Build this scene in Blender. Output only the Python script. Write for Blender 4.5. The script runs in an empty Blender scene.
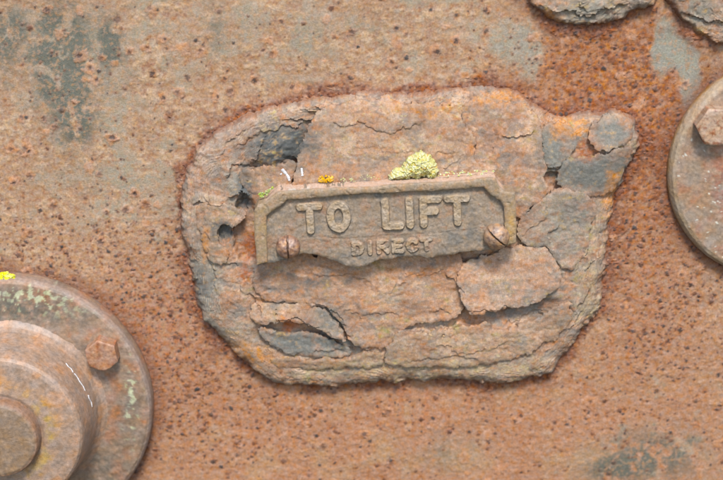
import bpy, math, random
import numpy as np
from mathutils import Matrix, Vector
from mathutils.geometry import delaunay_2d_cdt

# ------------------------------------------------------------------ camera, world, sun, exposure
scn = bpy.context.scene
LENS, SENSOR, DIST = 50.0, 23.6, 766.0            # millimetres
EL, AZ = math.radians(18.0), math.radians(0.0)     # camera a little above the plate, looking down on it
CAM = np.array([math.sin(AZ)*math.cos(EL), -math.cos(AZ)*math.cos(EL), math.sin(EL)])*DIST
FW = -CAM/np.linalg.norm(CAM)
RT = np.cross(FW, [0, 0, 1.0]); RT /= np.linalg.norm(RT)
UP = np.cross(RT, FW)
cd = bpy.data.cameras.new('camera'); cam = bpy.data.objects.new('camera', cd)
scn.collection.objects.link(cam); scn.camera = cam
cd.lens = LENS; cd.sensor_width = SENSOR; cd.sensor_fit = 'HORIZONTAL'
cd.clip_start = 0.02; cd.clip_end = 50
m = Matrix.Identity(4)
for i in range(3):
    m[i][0] = RT[i]; m[i][1] = UP[i]; m[i][2] = -FW[i]; m[i][3] = CAM[i]/1000
cam.matrix_world = m
cd.dof.use_dof = True; cd.dof.focus_distance = (DIST-17)/1000; cd.dof.aperture_fstop = 4.0

world = bpy.data.worlds.new('World'); scn.world = world; world.use_nodes = True
SUN_EL, SUN_AZ = math.radians(53), math.radians(5)      # high in front of the wall, hazy
sd = np.array([math.sin(SUN_AZ)*math.cos(SUN_EL), -math.cos(SUN_AZ)*math.cos(SUN_EL), math.sin(SUN_EL)])
wn = world.node_tree.nodes; wl = world.node_tree.links
sky = wn.new('ShaderNodeTexSky'); sky.sky_type = 'NISHITA'; sky.sun_disc = False
sky.sun_elevation = SUN_EL; sky.sun_rotation = math.atan2(sd[0], sd[1])
bg = next(n for n in wn if n.type == 'BACKGROUND'); bg.inputs[1].default_value = 0.15
wl.new(sky.outputs[0], bg.inputs[0])
ld = bpy.data.lights.new('sun', 'SUN'); ld.energy = 2.4; ld.angle = math.radians(13); ld.color = (1, 0.96, 0.90)
sun = bpy.data.objects.new('sun', ld); scn.collection.objects.link(sun)
sun.rotation_euler = Vector(sd).to_track_quat('Z', 'Y').to_euler()
scn.view_settings.view_transform = 'Standard'; scn.view_settings.look = 'None'
scn.view_settings.gamma = 1; scn.view_settings.use_curve_mapping = False
scn.view_settings.exposure = 1.25
scn.render.resolution_x = 1024; scn.render.resolution_y = 680

# ------------------------------------------------------------------ helpers
K = SENSOR/LENS/723.0
rng = np.random.default_rng(7); random.seed(7)

def wall(px, py, h=0.0):
    """photograph pixel -> (x, z) in mm on the plane standing h mm proud of the wall"""
    px = np.asarray(px, float); py = np.asarray(py, float)
    a = (px-361.5)*K; b = (240-py)*K
    d = FW[:, None]+RT[:, None]*a.ravel()+UP[:, None]*b.ravel()
    t = (-h-CAM[1])/d[1]
    return (CAM[0]+t*d[0]).reshape(px.shape), (CAM[2]+t*d[2]).reshape(px.shape)

def WP(pts, h=0.0):
    p = np.array(pts, float); x, z = wall(p[:, 0], p[:, 1], h); return np.stack([x, z], 1)

def photo(x, z, h=0.0):
    """where on the wall: layout coordinates of a point (x, z) standing h mm proud"""
    v = np.stack([x-CAM[0], np.broadcast_to(-h-CAM[1], np.shape(x)), z-CAM[2]], -1)
    w = v@FW
    return (v@RT)/w/K+361.5, 240-(v@UP)/w/K

def _hash(ix, iy, s):
    n = (ix.astype(np.int64)*374761393+iy.astype(np.int64)*668265263+s*2147483647+s*97) & 0xffffffff
    n = ((n ^ (n >> 13))*1274126177) & 0xffffffff
    return ((n ^ (n >> 16)) & 0xffff)/65535.0

def noise(x, y, s=0):
    ix = np.floor(x); iy = np.floor(y); fx = x-ix; fy = y-iy
    out = 0
    ux = fx*fx*fx*(fx*(fx*6-15)+10); uy = fy*fy*fy*(fy*(fy*6-15)+10)
    for dx in (0, 1):
        for dy in (0, 1):
            a = _hash(ix+dx, iy+dy, s)*2*np.pi
            g = np.cos(a)*(fx-dx)+np.sin(a)*(fy-dy)
            out = out+g*(ux if dx else 1-ux)*(uy if dy else 1-uy)
    return out*1.5

def fbm(x, y, s=0, o=5, gain=.5, lac=2.03):
    t = 0; a = 1.0; n = 0
    for i in range(o):
        t = t+a*noise(x, y, s+i*17); n += a; a *= gain
        x = x*lac+11.3; y = y*lac+5.7
    return t/n*1.6

def ss(a, b, x):
    t = np.clip((x-a)/(b-a), 0, 1); return t*t*(3-2*t)

def terrace(t, sharp=.25):
    f = np.floor(t); return f+ss(1-sharp, 1, t-f)

def lin(c):
    c = np.asarray(c, float)/255.0
    return np.where(c <= .04045, c/12.92, ((c+.055)/1.055)**2.4)

ALB = np.array([.608, .638, .578])
def C3(r, g, b): return lin((r, g, b))*ALB

def mixc(col, c, m):
    return col*(1-m[..., None])+np.asarray(c)*m[..., None]

def poly_sdf(P, x, z):
    """signed distance to a closed polygon (positive inside)"""
    sh = x.shape; x = x.ravel(); z = z.ravel()
    d = np.full(x.shape, 1e18); ins = np.zeros(x.shape, bool)
    Q = np.roll(P, -1, 0)
    for (ax, az), (bx, bz) in zip(P, Q):
        ex, ez = bx-ax, bz-az
        t = np.clip(((x-ax)*ex+(z-az)*ez)/(ex*ex+ez*ez+1e-12), 0, 1)
        d = np.minimum(d, (x-ax-t*ex)**2+(z-az-t*ez)**2)
        c = (az > z) != (bz > z)
        if c.any():
            ins ^= c & (x < (bx-ax)*(z-az)/(bz-az+1e-15)+ax)
    return (np.sqrt(d)*np.where(ins, 1, -1)).reshape(sh)

def line_dist(L, x, z):
    d = np.full(np.shape(x), 1e18)
    for (ax, az), (bx, bz) in zip(L[:-1], L[1:]):
        ex, ez = bx-ax, bz-az
        t = np.clip(((x-ax)*ex+(z-az)*ez)/(ex*ex+ez*ez+1e-12), 0, 1)
        d = np.minimum(d, (x-ax-t*ex)**2+(z-az-t*ez)**2)
    return np.sqrt(d)

def rsdf(P, x, z):
    wx = fbm(x/9, z/9, 81, 4, .55)*1.9; wz = fbm(x/9, z/9, 83, 4, .55)*1.9
    return poly_sdf(P, x+wx, z+wz)

def rough_loop(P, amp=.13, step=1.0, seed=0, closed=True):
    """fractal midpoint displacement of an outline"""
    r = np.random.default_rng(seed); P = np.asarray(P, float)
    while True:
        Q = np.roll(P, -1, 0) if closed else P[1:]
        A = P if closed else P[:-1]
        L = np.hypot(*(Q-A).T)
        if L.max() < step*1.4: return P
        out = []
        for a, b, l in zip(A, Q, L):
            out.append(a)
            if l > step*1.4:
                n = np.array([-(b-a)[1], (b-a)[0]])
                out.append((a+b)/2+n*r.normal()*amp)
        if not closed: out.append(P[-1])
        P = np.array(out)

def smooth_loop(P, n=2):
    P = np.asarray(P, float)
    for _ in range(n):
        Q = np.roll(P, -1, 0)
        P = np.stack([P*.75+Q*.25, P*.25+Q*.75], 1).reshape(-1, 2)
    return P

def make_mesh(name, V, F, mat, parent=None, col=None, rough=None, smooth=True, sharp=38):
    """V in millimetres, as world coordinates"""
    me = bpy.data.meshes.new(name)
    V = np.asarray(V, float)/1000.0
    off = np.array(parent.location) if parent else np.zeros(3)
    F = np.asarray(F); n, k = F.shape
    me.vertices.add(len(V)); me.vertices.foreach_set('co', (V-off).astype(np.float32).ravel())
    me.loops.add(n*k); me.loops.foreach_set('vertex_index', F.astype(np.int32).ravel())
    me.polygons.add(n); me.polygons.foreach_set('loop_start', np.arange(0, n*k, k, dtype=np.int32))
    me.polygons.foreach_set('use_smooth', np.full(n, smooth))
    me.update(calc_edges=True); me.validate()
    if sharp: me.set_sharp_from_angle(angle=math.radians(sharp))
    if col is not None:
        a = me.attributes.new('albedo', 'FLOAT_COLOR', 'POINT')
        c = np.ones((len(V), 4), np.float32); c[:, :3] = np.clip(col, .004, .9)
        a.data.foreach_set('color', c.ravel())
    r = me.attributes.new('gloss', 'FLOAT', 'POINT')
    r.data.foreach_set('value', (np.full(len(V), .8) if rough is None else np.clip(rough, .05, 1)).astype(np.float32))
    me.materials.append(mat)
    o = bpy.data.objects.new(name, me); scn.collection.objects.link(o)
    if parent: o.parent = parent
    return o

def tag(o, label, cat=None, group=None, kind=None):
    if label: o['label'] = label
    if cat: o['category'] = cat
    if group: o['group'] = group
    if kind: o['kind'] = kind
    return o

def root(name, x, z, h, label, cat, group=None):
    e = bpy.data.objects.new(name, None); scn.collection.objects.link(e)
    e.empty_display_size = .01; e.location = (x/1000, -h/1000, z/1000)
    return tag(e, label, cat, group)

def relief(name, outline, hfun, mat, parent=None, spacing=.6, back=None, colfun=None, roughfun=None, rings=3, jit=.25, edge=.0, seed=0, under=None):
    """a slab with a real outline, a modelled front and side walls running back to back(x,z)"""
    P = np.asarray(outline, float); r = np.random.default_rng(seed)
    x0, z0 = P.min(0); x1, z1 = P.max(0)
    gx, gz = np.meshgrid(np.arange(x0, x1, spacing), np.arange(z0, z1, spacing*.87))
    gx[1::2] += spacing*.5
    gx = gx+r.uniform(-.15, .15, gx.shape)*spacing; gz = gz+r.uniform(-.15, .15, gz.shape)*spacing
    s = poly_sdf(P, gx, gz)
    k = s > spacing*.55
    pts = np.concatenate([P, np.stack([gx[k], gz[k]], 1)])
    n = len(P)
    vo, eo, fo, _, _, _ = delaunay_2d_cdt([Vector(p) for p in pts], [(i, (i+1) % n) for i in range(n)], [], 1, 1e-5)
    xy = np.array([(v[0], v[1]) for v in vo]); F = np.array([f[:] for f in fo if len(f) == 3])
    a, b, c = xy[F[:, 0]], xy[F[:, 1]], xy[F[:, 2]]
    fl = ((b-a)[:, 0]*(c-a)[:, 1]-(b-a)[:, 1]*(c-a)[:, 0]) < 0
    F[fl] = F[fl][:, ::-1]
    x, z = xy.T
    sd_ = poly_sdf(P, x, z)
    h = hfun(x, z, sd_)
    if edge: h = h-edge*np.exp(-np.clip(sd_, 0, None)/.5)
    E = {}
    for t in F:
        for i in range(3):
            e = (t[i], t[(i+1) % 3])
            if (e[1], e[0]) in E: del E[(e[1], e[0])]
            else: E[e] = 1
    bidx = sorted({i for e in E for i in e}); pos = {v: i for i, v in enumerate(bidx)}
    bi = np.array(bidx)
    V = [np.stack([x, -h, z], 1)]; base = len(x); FF = [F]
    hb = back(x[bi], z[bi]) if back is not None else np.zeros(len(bi))
    prev = {v: v for v in bidx}
    for q in range(1, rings+1):
        t = q/rings
        hh = h[bi]*(1-t)+hb*t
        jx = r.normal(0, jit, len(bi)) if q < rings else 0; jz = r.normal(0, jit, len(bi)) if q < rings else 0
        ix = iz = 0
        if under:                                   # thin broken sheet with a dark gap below its edge
            hh = h[bi]-under[0]*min(1, q/(rings-1)) if q < rings else np.minimum(hb, h[bi]-under[0])
            if q == rings:
                c_ = P.mean(0); dx_ = c_[0]-x[bi]; dz_ = c_[1]-z[bi]; l_ = np.hypot(dx_, dz_)+1e-6
                ix = dx_/l_*under[1]; iz = dz_/l_*under[1]
        V.append(np.stack([x[bi]+jx+ix, -hh, z[bi]+jz+iz], 1))
        cur = {v: base+pos[v] for v in bidx}
        FF.append(np.array([t3 for (i, j) in E for t3 in ((prev[i], cur[i], cur[j]), (prev[i], cur[j], prev[j]))]))
        prev = cur; base += len(bi)
    V = np.concatenate(V); F = np.concatenate(FF)
    col = colfun(V[:, 0], V[:, 2], -V[:, 1]) if colfun else None
    ro = roughfun(V[:, 0], V[:, 2]) if roughfun else None
    return make_mesh(name, V, F, mat, parent, col, ro)

def grid_faces(nx, ny):
    i = np.arange(nx*ny).reshape(ny, nx)
    return np.stack([i[:-1, :-1], i[:-1, 1:], i[1:, 1:], i[1:, :-1]], -1).reshape(-1, 4)

# ------------------------------------------------------------------ materials
def material(name, grain=.3, bump=.25, scale=900, spec=.35, metal=0.0, tint=None, fixed=None, rough=None, sss=0):
    mt = bpy.data.materials.new(name); mt.use_nodes = True
    nt = mt.node_tree; N = nt.nodes; L = nt.links
    p = next(n for n in N if n.type == 'BSDF_PRINCIPLED')
    tc = N.new('ShaderNodeTexCoord')
    if fixed is None:
        at = N.new('ShaderNodeAttribute'); at.attribute_name = 'albedo'; src = at.outputs['Color']
    else:
        rgb = N.new('ShaderNodeRGB'); rgb.outputs[0].default_value = (*fixed, 1); src = rgb.outputs[0]
    n1 = N.new('ShaderNodeTexNoise'); n1.inputs['Scale'].default_value = scale; n1.inputs['Detail'].default_value = 7
    n1.inputs['Roughness'].default_value = .65
    L.new(tc.outputs['Object'], n1.inputs['Vector'])
    mr = N.new('ShaderNodeMapRange'); mr.inputs['From Min'].default_value = .33; mr.inputs['From Max'].default_value = .67
    mr.inputs['To Min'].default_value = 1-grain; mr.inputs['To Max'].default_value = 1+grain
    L.new(n1.outputs['Fac'], mr.inputs['Value'])
    n2 = N.new('ShaderNodeTexNoise'); n2.inputs['Scale'].default_value = scale*.35; n2.inputs['Detail'].default_value = 5
    L.new(tc.outputs['Object'], n2.inputs['Vector'])
    hs = N.new('ShaderNodeHueSaturation')
    m2 = N.new('ShaderNodeMapRange'); m2.inputs['From Min'].default_value = .3; m2.inputs['From Max'].default_value = .7
    m2.inputs['To Min'].default_value = .8; m2.inputs['To Max'].default_value = 1.2
    L.new(n2.outputs['Fac'], m2.inputs['Value'])
    L.new(src, hs.inputs['Color']); L.new(mr.outputs[0], hs.inputs['Value']); L.new(m2.outputs[0], hs.inputs['Saturation'])
    L.new(hs.outputs[0], p.inputs['Base Color'])
    ga = N.new('ShaderNodeAttribute'); ga.attribute_name = 'gloss'
    if rough is None: L.new(ga.outputs['Fac'], p.inputs['Roughness'])
    else: p.inputs['Roughness'].default_value = rough
    p.inputs['Specular IOR Level'].default_value = spec; p.inputs['Metallic'].default_value = metal
    n3 = N.new('ShaderNodeTexNoise'); n3.inputs['Scale'].default_value = scale*1.6; n3.inputs['Detail'].default_value = 6
    n3.inputs['Roughness'].default_value = .7
    L.new(tc.outputs['Object'], n3.inputs['Vector'])
    bp = N.new('ShaderNodeBump'); bp.inputs['Strength'].default_value = bump; bp.inputs['Distance'].default_value = .0006
    L.new(n3.outputs['Fac'], bp.inputs['Height']); L.new(bp.outputs[0], p.inputs['Normal'])
    return mt

M_WALL = material('rusted_painted_iron', .22, .6, 1100, spec=.4)
M_SCALE = material('laminated_rust_scale', .2, .6, 1500, spec=.35)
M_CAST = material('weathered_cast_iron', .24, .5, 1100, spec=.4)
M_FLANGE = material('rusty_flange_iron', .25, .4, 600, spec=.5)
M_SCREW = material('bronzed_screw_metal', .2, .3, 900, spec=.6)
M_LICHEN = material('crusty_lichen', .25, .5, 1500, spec=.15)
M_WHITE = material('white_dried_streak', .1, .3, 1500, spec=.2, fixed=(.46, .45, .45), rough=.7)
M_FIBRE = material('dry_fibre', .2, .1, 1500, spec=.2, fixed=(.5, .47, .38), rough=.7)

# ------------------------------------------------------------------ outline of the big corroded patch
PATCH_PX = [(181,205),(182,180),(188,160),(200,143),(218,128),(240,116),(265,107),(290,102),(318,97),(345,93),(370,92),(400,92),(430,90),(460,86),(480,82),(500,86),(520,94),(535,102),(545,110),(560,114),(580,112),(600,110),(620,111),(634,116),(639,130),(636,150),(628,170),(618,190),(610,215),(607,240),(608,265),(603,290),(597,310),(585,328),(572,342),(562,358),(552,372),(530,376),(505,383),(480,383),(450,378),(420,380),(390,381),(360,382),(330,384),(300,385),(278,383),(260,373),(245,360),(228,345),(212,328),(200,310),(193,290),(190,265),(185,240),(181,222)]
LUMP_A = [(528,0),(534,6),(541,13),(555,22),(575,26),(600,25),(625,17),(643,9),(655,2),(662,-12),(655,-40),(620,-60),(570,-58),(535,-40),(522,-15)]
LUMP_B = [(666,0),(672,12),(685,23),(698,34),(712,42),(730,41),(760,44),(790,30),(800,0),(780,-40),(730,-55),(690,-45),(668,-25)]
P_PATCH = smooth_loop(WP(PATCH_PX), 1); P_A = WP(LUMP_A); P_B = WP(LUMP_B)
FL1 = wall(18, 400); R1 = 70.5       # lower left flange: centre (mm) and radius
FL2 = wall(781, 168); R2 = 56.0      # right flange

# ------------------------------------------------------------------ the wall
def blob(u, v, cx, cy, rx, ry, p=2):
    return np.exp(-(((u-cx)/rx)**2+((v-cy)/ry)**2)**(p/2))

def wall_maps(x, z):
    u, v = photo(x, z)
    d = np.maximum(np.maximum(rsdf(P_PATCH, x, z), rsdf(P_A, x, z)), rsdf(P_B, x, z))
    d1 = R1-np.hypot(x-FL1[0], z-FL1[1]); d2 = R2-np.hypot(x-FL2[0], z-FL2[1])
    return u, v, -d, -d1, -d2

def build_wall():
    st = .5
    def axis(a, b):
        k = np.cumsum(st*1.12**np.arange(1, 40)); k = k[k < 240]
        return np.concatenate([(a-k)[::-1], np.arange(a, b, st), b+k])
    xs = axis(-240, 240); zs = axis(-155, 160)
    x, z = np.meshgrid(xs, zs)
    u, v, d, d1, d2 = wall_maps(x, z)
    warp = fbm(x/14, z/14, 3, 5)*9
    # --- remnants of grey paint
    bias = (.50*blob(u, v, 90, 60, 70, 60)+.75*blob(u, v, 75, 60, 32, 45)+.5*blob(u, v, 10, 40, 30, 40)
            + .45*blob(u, v, 270, 30, 150, 45)+.55*blob(u, v, 140, 190, 90, 60)+.6*blob(u, v, 225, 200, 35, 60)
            + 1.1*blob(u, v, 665, 50, 17, 32, 4)+1.1*blob(u, v, 690, 75, 12, 38, 4)+.9*blob(u, v, 528, 45, 22, 30)+.35*blob(u, v, 480, 40, 60, 40)
            + .45*blob(u, v, 660, 445, 70, 40)+.12
            - .9*blob(u, v, 600, 75, 60, 60)-.6*blob(u, v, 660, 260, 60, 110)-.6*blob(u, v, 150, 320, 90, 70)-.5*blob(u, v, 380, 440, 240, 45))
    pn = fbm(x/16, z/13, 21, 6, .6)
    paint = ss(.27, .54, bias*.55+pn*.42+.12)
    paint_dark = np.clip(blob(u, v, 62, 65, 26, 62)*1.3+blob(u, v, 80, 120, 16, 30)+blob(u, v, 112, 40, 14, 32)*.9+blob(u, v, 5, 40, 22, 40)*.9+blob(u, v, 655, 455, 55, 28)*.9+blob(u, v, 610, 470, 30, 14)*.7+blob(u, v, 450, 450, 40, 20)*.5+blob(u, v, 215, 15, 12, 30)*.5, 0, 1)*ss(-.35, .2, fbm(x/9, z/10, 31, 5, .6)+.15)
    paint = np.maximum(paint, np.clip(paint_dark*1.1, 0, 1))
    # --- colours: salmon rust, orange rust, brown rust
    n1 = fbm(x/22, z/22, 41, 5); n2 = fbm(x/5, z/5, 51, 5, .6); n3 = fbm(x/2, z/2, 61, 4, .6)
    col = np.zeros(x.shape+(3,))+C3(176, 136, 109)
    col = mixc(col, C3(192, 156, 128), ss(-.1, .6, n2+n1*.5))
    col = mixc(col, C3(152, 102, 78), ss(.05, .6, n3*.8-n2*.5)*.85)
    warm = ss(250, 380, v)
    col = mixc(col, C3(174, 122, 92), warm*.6)
    col = mixc(col, C3(146, 96, 72), warm*ss(.0, .6, fbm(x/8, z/7, 45, 5, .6))*.4)
    bottom = ss(330, 440, v)*ss(120, 260, u)
    col = mixc(col, C3(180, 122, 92), bottom*.5)
    col = mixc(col, C3(178, 142, 108), ss(.0, .8, n1)*.5*bottom)
    orange = np.clip(blob(u, v, 590, 65, 75, 55)*1.1+blob(u, v, 640, 170, 45, 120)*.75+blob(u, v, 665, 110, 30, 70)*.5+blob(u, v, 565, 130, 60, 25)*.7, 0, 1)
    col = mixc(col, C3(170, 102, 60), orange*ss(-.7, .3, n2+.2)*.85)
    col = mixc(col, C3(134, 76, 50), orange*ss(.0, .6, n2-n3*.5+.1)*.8)
    col = mixc(col, C3(200, 128, 62), orange*ss(.2, .7, fbm(x/4, z/3, 77, 4))*.7)
    mid = np.clip(blob(u, v, 150, 330, 90, 90)+blob(u, v, 660, 280, 60, 80)*.8, 0, 1)
    col = mixc(col, C3(168, 100, 68), mid*ss(-.5, .5, n2+n3*.5)*.75)
    # --- paint colour
    pc = np.zeros_like(col)+C3(170, 144, 124)
    pc = mixc(pc, C3(160, 144, 127), ss(-.2, .5, n1))
    pc = mixc(pc, C3(96, 98, 90), np.clip(paint_dark*1.6, 0, 1))
    pale = np.clip(blob(u, v, 665, 50, 22, 36, 4)+blob(u, v, 690, 75, 16, 42, 4)+blob(u, v, 225, 195, 30, 50)*.6+blob(u, v, 528, 45, 26, 34)*.7, 0, 1)
    pc = mixc(pc, C3(150, 146, 136), pale)
    pc = mixc(pc, C3(176, 132, 102), ss(.0, .5, n3+n2*.6)*.6)
    pc = pc*(1+.14*fbm(x/6, z/5, 47, 4, .6))[..., None]
    col = mixc(col, pc, paint*.92)
    n4 = fbm(x/1.1, z/1.0, 65, 3, .6)
    col = col*(1+.11*n4+.10*n3)[..., None]
    # --- relief
    h = fbm(x/60, z/60, 5, 3)*1.0+n2*.15*(1-paint*.6)+n3*.15*(1-paint*.7)+n4*.10*(1-paint*.4)+paint*.14
    h += .16*ss(.1, .4, n2)*(1-paint)
    gloss = .78-.22*paint+.1*n2
    # --- crust of dark red-brown rust hugging the patch, the lumps and the flanges
    dd = d+warp*.35
    hw = np.clip(4.2+5*fbm(x/14, z/14, 91, 3), .8, 10)+2.5*blob(u, v, 640, 170, 40, 120)
    halo = np.exp(-(np.clip(dd, 0, None)/hw)**2)*(d > -3)
    hn = fbm(x/1.9, z/1.9, 101, 3)
    col = mixc(col, C3(130, 74, 52), halo*.85*ss(-.8, .2, hn+.3))
    col = mixc(col, C3(172, 98, 54), halo*ss(.1, .6, n2)*.7)
    col = mixc(col, C3(84, 46, 36), halo*ss(.1, .55, hn)*.7)
    h += halo*(.5+.8*np.abs(hn))
    for dq, w, a in ((d1, 6, .6), (d2, 7, .75)):
        hq = np.exp(-(np.clip(dq+warp*.2, 0, None)/w)**2)
        col = mixc(col, C3(120, 68, 46), hq*a); h += hq*.5*np.abs(hn)
    # rust streaks running down below the patch
    run = ss(.25, .6, fbm(x/5+40, z/60, 111, 4))*ss(60, 5, d)*(v > 300)
    col = mixc(col, C3(180, 104, 62), run*.35)
    # --- scabs and blisters, one by one
    def dens(uu, vv):
        g = .10+1.3*blob(uu, vv, 650, 210, 60, 150)+1.2*blob(uu, vv, 590, 70, 75, 45)+1.35*blob(uu, vv, 180, 330, 75, 85)+.85*blob(uu, vv, 60, 245, 130, 35)
        g += .45*blob(uu, vv, 200, 420, 140, 50)+.22*blob(uu, vv, 480, 425, 250, 40)+.35*blob(uu, vv, 700, 300, 60, 60)
        g -= .9*blob(uu, vv, 665, 50, 17, 35, 4)+.9*blob(uu, vv, 690, 75, 12, 40, 4)
        return np.clip(g, .05, 1.5)
    N = 25000
    sx = rng.uniform(-250, 250, N); sz = rng.uniform(-165, 170, N)
    su, sv = photo(sx, sz); keep = rng.uniform(0, 1, N) < dens(su, sv)*(.55+.9*np.clip(.35+1.4*fbm(sx/9, sz/9, 123, 3), 0, 1.2))
    sx, sz, su, sv = sx[keep], sz[keep], su[keep], sv[keep]
    def window(cx, cz, r):
        i0, i1 = np.searchsorted(xs, [cx-r, cx+r]); j0, j1 = np.searchsorted(zs, [cz-r, cz+r])
        return slice(j0, j1), slice(i0, i1)
    jag = fbm(x/.9, z/.9, 131, 2)
    for cx, cz, uu, vv in zip(sx, sz, su, sv):
        r = rng.choice([.42, .62, .85, 1.2], p=[.48, .30, .17, .05])*rng.uniform(.85, 1.2)
        w = window(cx, cz, r*3)
        if x[w].size == 0: continue
        a = rng.uniform(0, np.pi); el = rng.uniform(.65, 1)
        ex = (x[w]-cx)*np.cos(a)+(z[w]-cz)*np.sin(a); ez = (-(x[w]-cx)*np.sin(a)+(z[w]-cz)*np.cos(a))/el
        q = np.hypot(ex, ez)/r+jag[w]*.45
        mk = ss(1.15, .7, q); dark = rng.uniform(.5, 1)
        tone = C3(60, 56, 56) if rng.random() < .5 else C3(104, 68, 54)
        col[w] = mixc(col[w], C3(150, 82, 50), ss(2.2, 1., q)*.3)
        col[w] = mixc(col[w], tone, mk*dark)
        h[w] += mk*rng.uniform(.05, .35)*r-.15*r*np.exp(-((q-1.5)/.4)**2)
        gloss[w] = gloss[w]-mk*.1
    N = 1200
    bx = rng.uniform(-250, 250, N); bz = rng.uniform(-165, 170, N); bu, bv = photo(bx, bz)
    bd = np.clip(.55*blob(bu, bv, 130, 120, 190, 160)+.35*blob(bu, bv, 420, 40, 160, 45)+.12, 0, 1)
    for cx, cz, k in zip(bx, bz, rng.uniform(0, 1, N) < bd):
        if not k: continue
        r = rng.uniform(1.2, 3.2); w = window(cx, cz, r*2.5)
        if x[w].size == 0: continue
        q = np.hypot(x[w]-cx, (z[w]-cz)*rng.uniform(.8, 1.4))/r+n2[w]*1.1+n3[w]*.5
        mk = ss(1.2, .8, q)
        col[w] = mixc(col[w], C3(200, 142, 108), mk*.6)
        h[w] += .32*mk
        if rng.random() < .7:
            q2 = np.hypot(x[w]-cx-rng.normal(0, .5), z[w]-cz-rng.normal(0, .5))/rng.uniform(.7, 1.5)+jag[w]*.6
            pit = ss(1.1, .6, q2); col[w] = mixc(col[w], C3(122, 74, 58), ss(2.0, .8, q2)*.5); col[w] = mixc(col[w], C3(74, 58, 54), pit*rng.uniform(.3, .95)); h[w] -= pit*.3
    dense = (np.abs(x) < 206)
    V = np.stack([x.ravel(), -h.ravel(), z.ravel()], 1)
    return make_mesh('wall', V, grid_faces(len(xs), len(zs)), M_WALL, None, col.reshape(-1, 3), gloss.ravel())

w = build_wall()
tag(w, 'rust-pitted iron wall with worn grey paint', kind='structure')

# ------------------------------------------------------------------ corroded patch: laminated base and loose flakes
def scale_colour(x, z, h, tint=0):
    u, v = photo(x, z, h)
    n1 = fbm(x/18, z/14, 201+tint, 5); n2 = fbm(x/5, z/4, 211, 5, .6); n3 = fbm(x/1.6, z/1.3, 221, 4, .6)
    col = np.zeros(np.shape(x)+(3,))+C3(188, 144, 120)
    col = mixc(col, C3(210, 170, 144), ss(0, .7, n1+n2*.4))
    col = mixc(col, C3(158, 116, 96), ss(.1, .7, -n1+n3*.4)*.7)
    col = mixc(col, C3(134, 127, 124), ss(-.05, .4, fbm(x/11+h*.1, z/8, 251, 5, .6))*.75)
    col = mixc(col, C3(194, 128, 84), ss(.0, .5, fbm(x/9, z/7+h*.1, 253, 5, .6))*.65)
    col = mixc(col, C3(202, 172, 150), ss(.1, .5, fbm(x/13, z/7, 255, 5, .6))*.5)
    col = mixc(col, C3(116, 78, 62), ss(.28, .55, fbm(x/3.5, z/2.5, 257, 4, .6))*.5)
    def lay(c, m, thr=0.0, soft=.5, k=1.0):
        nonlocal col
        col = mixc(col, c, k*ss(-.35, .35, np.clip(m, 0, 1.2)-.5+n2*.55+n1*.3+n3*.15))
    lay(C3(150, 140, 130), blob(u, v, 203, 280, 20, 60)*.85+blob(u, v, 235, 335, 26, 26)*.5+blob(u, v, 232, 180, 14, 26)*.8+blob(u, v, 560, 225, 40, 45)*.6+blob(u, v, 590, 12, 40, 14)*.9+blob(u, v, 700, 12, 22, 20)*.8+blob(u, v, 400, 300, 25, 12)*.5)
    lay(C3(98, 98, 100), blob(u, v, 285, 143, 40, 24)*1.2+blob(u, v, 245, 190, 12, 25)*.8+blob(u, v, 203, 285, 14, 30)*.6+blob(u, v, 222, 232, 12, 12)*1.2+blob(u, v, 300, 283, 50, 14)*.6)
    lay(C3(120, 116, 114), blob(u, v, 330, 318, 24, 12)*1.1+blob(u, v, 318, 345, 45, 14)*.8+blob(u, v, 285, 340, 20, 12)*.6+blob(u, v, 535, 300, 45, 18)*.6)
    lay(C3(128, 124, 120), blob(u, v, 550, 145, 14, 22)*1.1+blob(u, v, 600, 172, 45, 18)*1.2+blob(u, v, 610, 132, 20, 14)*1.1+blob(u, v, 580, 215, 18, 18)*.6, k=.95)
    lay(C3(205, 132, 62), blob(u, v, 548, 18, 14, 7)*.9+blob(u, v, 690, 34, 22, 7)*.8+blob(u, v, 236, 352, 16, 16)*.7+blob(u, v, 570, 128, 22, 12)*1.1+blob(u, v, 612, 190, 9, 32)*.9+blob(u, v, 205, 245, 5, 22)*.9+blob(u, v, 262, 358, 22, 14)*.6+blob(u, v, 500, 98, 35, 10)*.7+blob(u, v, 425, 110, 40, 10)*.5, k=.85)
    lay(C3(168, 92, 50), blob(u, v, 252, 245, 12, 16)*1.0+blob(u, v, 588, 150, 14, 14)*.8+blob(u, v, 290, 325, 9, 7)*1.1+blob(u, v, 245, 275, 7, 10)*.8+blob(u, v, 440, 272, 20, 8)*.6, k=.85)
    lay(C3(182, 156, 124), blob(u, v, 460, 368, 130, 12)*.6+blob(u, v, 590, 290, 14, 60)*.7+blob(u, v, 400, 140, 60, 14)*.35+blob(u, v, 330, 372, 40, 8)*.5, k=.75)
    lay(C3(168, 138, 124), blob(u, v, 210, 160, 25, 45)*.7+blob(u, v, 240, 125, 40, 15)*.6, k=.7)
    lay(C3(150, 150, 62), blob(u, v, 386, 334, 8, 8)*.8+blob(u, v, 470, 248, 6, 3), k=.6)
    # pale and yellow flecks of lichen caught on the grain
    fl = ss(.42, .6, fbm(x/2.6, z/.8, 231, 3))*ss(.1, .5, fbm(x/14, z/9, 241, 3)+.1)
    col = mixc(col, C3(208, 190, 130), fl*.5*np.clip(blob(u, v, 400, 120, 100, 40)+blob(u, v, 450, 360, 120, 22)+.15, 0, 1))
    n4 = fbm(x/.9, z/.8, 223, 3, .6)
    col = col*(1+.22*n3+.18*n2+.12*n4+.16*n1)[..., None]
    return np.clip(col, .01, .8)

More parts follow.
